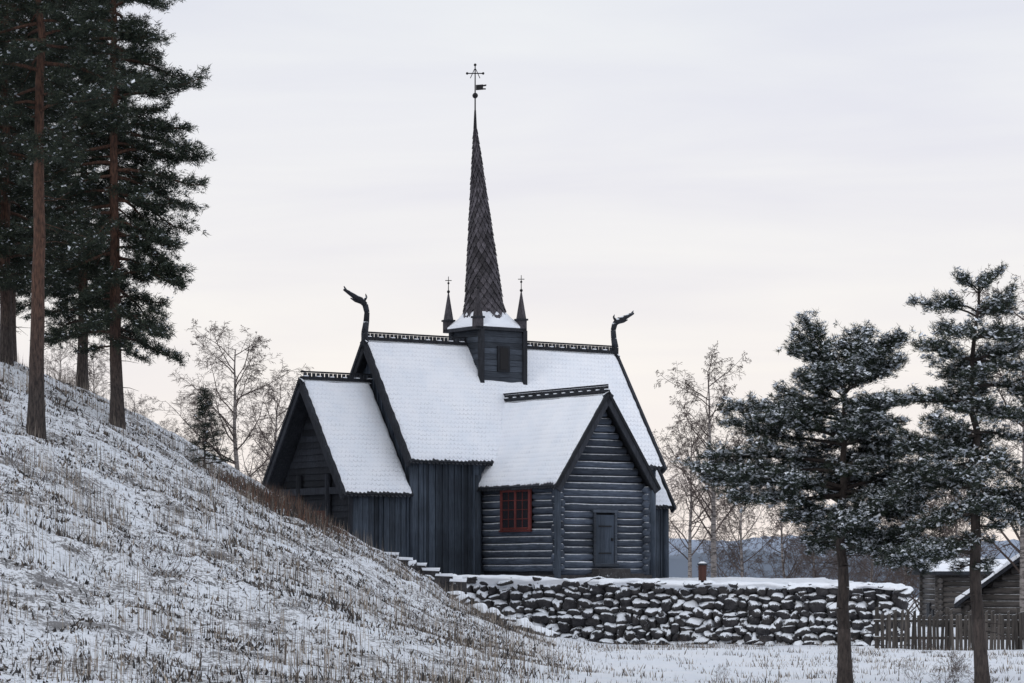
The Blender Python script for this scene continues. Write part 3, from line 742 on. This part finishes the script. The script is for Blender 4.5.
# ---------------- fence ----------------
fe=MB(); x=10.9
def fy(x): return 84-(x-10.9)*.25
while x<19:
    y=fy(x); z=float(tz(x,y,False)); hh=random.uniform(1.0,1.22); w=random.uniform(.07,.11); l=random.uniform(-.06,.06)
    fe.hexa([(x,y,z-.1),(x+w,y,z-.1),(x+w,y+.03,z-.1),(x,y+.03,z-.1),(x+l,y,z+hh-.04),(x+w+l,y,z+hh),(x+w+l,y+.03,z+hh),(x+l,y+.03,z+hh-.04)],0)
    x+=w+random.uniform(.01,.03)
for zz in(.35,.85): fe.tube((10.7,fy(10.7)+.08,-2.2+zz),(19.2,fy(19.2)+.08,-2.2+zz),.045,.045,8,0)
for xx in np.arange(10.8,19.5,2.0): fe.tube((xx,fy(xx)+.16,-2.4),(xx,fy(xx)+.16,-.95),.07,.06,8,0)
fe.obj('palisade_fence',[M_fence])

# ---------------- cabins ----------------
def cabin(name,cx,cy,w,ln,zb,ze,zr,rot,side=False):
    e=D.objects.new(name,None); scene.collection.objects.link(e); e.location=(cx,cy,0); e.rotation_euler=(0,0,rot)
    sl=(zr-ze)/(w/2+.4); c=MB(); hw=w/2
    P=[(-hw,zb),(hw,zb),(hw,zr-.15-hw*sl),(0,zr-.15),(-hw,zr-.15-hw*sl)]
    c.add([(o,0.05,z) for o,z in P]+[(o,ln,z) for o,z in P],[(0,1,2,3,4),(9,8,7,6,5)]+[(j,(j+1)%5,5+(j+1)%5,5+j) for j in range(5)],0)
    z=zb+.12
    while z<zr-.35:
        half=min(hw,(zr-.25-z)/sl)
        ext=.2 if half>=hw else 0
        c.tube((-half-ext,0,z),(half+ext,0,z),.12,.12,8,0)
        if z<ze: 
            for sx in(-hw,hw): c.tube((sx,-.2,z+.1),(sx,ln,z+.1),.12,.12,8,0)
        z+=.23
    c.obj('log_walls',[M_cabin],e,True)
    d=MB(); d.box(-.5,.4,-.16,-.1,zb+.2,zb+1.7,0); d.box(.9,1.4,-.16,-.1,zb+.9,zb+1.4,0)
    if side:
        for q in (1.0,3.0,5.2):
            d.box(hw+.10,hw+.16,q,q+.8,zb+1.1,zb+1.9,1); d.box(hw+.10,hw+.18,q+.37,q+.43,zb+1.1,zb+1.9,0); d.box(hw+.10,hw+.18,q-.08,q,zb+1.0,zb+2.0,2); d.box(hw+.10,hw+.18,q+.8,q+.88,zb+1.0,zb+2.0,2)
    d.obj('door_and_windows',[M_dark,M_glass,M_board],e)
    rf=MB(); s=MB(); s.uvl=[]
    for sd in(1,-1):
        R0=Vector((0,-.5,zr));R1=Vector((0,ln+.4,zr));E0=Vector((sd*(hw+.4),-.5,ze));E1=Vector((sd*(hw+.4),ln+.4,ze)); dn=Vector((0,0,-.14))
        rf.hexa([R0+dn,R1+dn,E1+dn,E0+dn,R0,R1,E1,E0],0); snow_sheet(s,R0,R1,E1,E0,.14,(.03,.03,.0),2)
    rf.obj('roof_boards',[M_dark],e); s.obj('roof_snow',[M_snow],e,True)
cabin('log_cabin',18.4,98,5.4,5,-2.5,-1.0,1.25,math.radians(-13))
cabin('log_cabin',18.3,124,4.6,9.0,-2.9,.15,.62,math.radians(-90),True)
wb=MB(); x,y=6.2,92.6; zb=-.3
wb.tube((x,y,zb),(x,y,zb+.12),.05,.05,10,1); wb.tube((x,y,zb+.12),(x,y,zb+.62),.13,.14,14,0); wb.tube((x,y,zb+.62),(x,y,zb+.68),.17,.16,14,1); wb.tube((x,y,zb+.68),(x,y,zb+.74),.15,.05,14,1)
wb.obj('waste_bin',[M_redbrown,M_dark,M_snow])

# ---------------- light, sky, camera ----------------
az=math.radians(215); el=math.radians(32)
sd=Vector((math.sin(az)*math.cos(el),math.cos(az)*math.cos(el),math.sin(el)))
ld=D.lights.new('sun','SUN'); ld.energy=.65; ld.angle=math.radians(14); ld.color=(1,.97,.93)
lo=D.objects.new('sun',ld); scene.collection.objects.link(lo); lo.rotation_euler=sd.to_track_quat('Z','Y').to_euler(); lo.location=(-30,-20,40)
w=D.worlds.new('World'); scene.world=w; w.use_nodes=True; nt=w.node_tree; nt.nodes.clear()
out=nt.nodes.new('ShaderNodeOutputWorld'); bg=nt.nodes.new('ShaderNodeBackground'); nt.links.new(bg.outputs[0],out.inputs[0])
sky=nt.nodes.new('ShaderNodeTexSky'); sky.sky_type='NISHITA'; sky.sun_disc=False; sky.sun_elevation=el; sky.sun_rotation=az
tc=nt.nodes.new('ShaderNodeTexCoord'); sx=nt.nodes.new('ShaderNodeSeparateXYZ'); nt.links.new(tc.outputs['Generated'],sx.inputs[0])
cr=nt.nodes.new('ShaderNodeValToRGB'); nt.links.new(sx.outputs[2],cr.inputs[0]); e=cr.color_ramp.elements
e[0].position=0;e[0].color=(.92,.82,.765,1); e[1].position=1; e[1].color=(.90,.94,1.0,1)
for p_,c_ in ((.05,(.895,.835,.81)),(.11,(.85,.83,.84)),(.16,(.81,.812,.85)),(.21,(.76,.78,.835)),(.45,(.82,.86,.94))):
    q=cr.color_ramp.elements.new(p_); q.color=(*c_,1)
mp=nt.nodes.new('ShaderNodeMapping'); mp.inputs['Scale'].default_value=(2.2,2.2,16); mp.inputs['Rotation'].default_value=(0,.14,0); nt.links.new(tc.outputs['Generated'],mp.inputs[0])
no=nt.nodes.new('ShaderNodeTexNoise'); no.inputs['Scale'].default_value=2.0; no.inputs['Detail'].default_value=6; no.inputs['Distortion'].default_value=.4; nt.links.new(mp.outputs[0],no.inputs['Vector'])
f=mapr(nt,no.outputs['Fac'],.35,.7,.94,1.06); cm=nt.nodes.new('ShaderNodeCombineColor')
f2=mapr(nt,no.outputs['Fac'],.35,.7,.975,1.025)
nt.links.new(f,cm.inputs[0]);nt.links.new(f,cm.inputs[1]);nt.links.new(f2,cm.inputs[2])
cl=mixc(nt,1.0,cr.outputs[0],cm.outputs[0],'MULTIPLY')
sc=mixc(nt,1.0,cl,(10.6,10.6,10.6),'MULTIPLY')
fin=mixc(nt,.96,sky.outputs[0],sc)
nt.links.new(fin,bg.inputs[0]); bg.inputs[1].default_value=.1
scene.view_settings.view_transform='Standard'; scene.view_settings.look='None'; scene.view_settings.exposure=0
cam=D.cameras.new('camera'); co_=D.objects.new('camera',cam); scene.collection.objects.link(co_); co_.location=(0,0,0); co_.rotation_euler=(math.radians(90),0,0)
cam.lens=100; cam.sensor_width=36; cam.shift_y=(575-341.5)/1024; cam.clip_start=.5; cam.clip_end=9000; scene.camera=co_
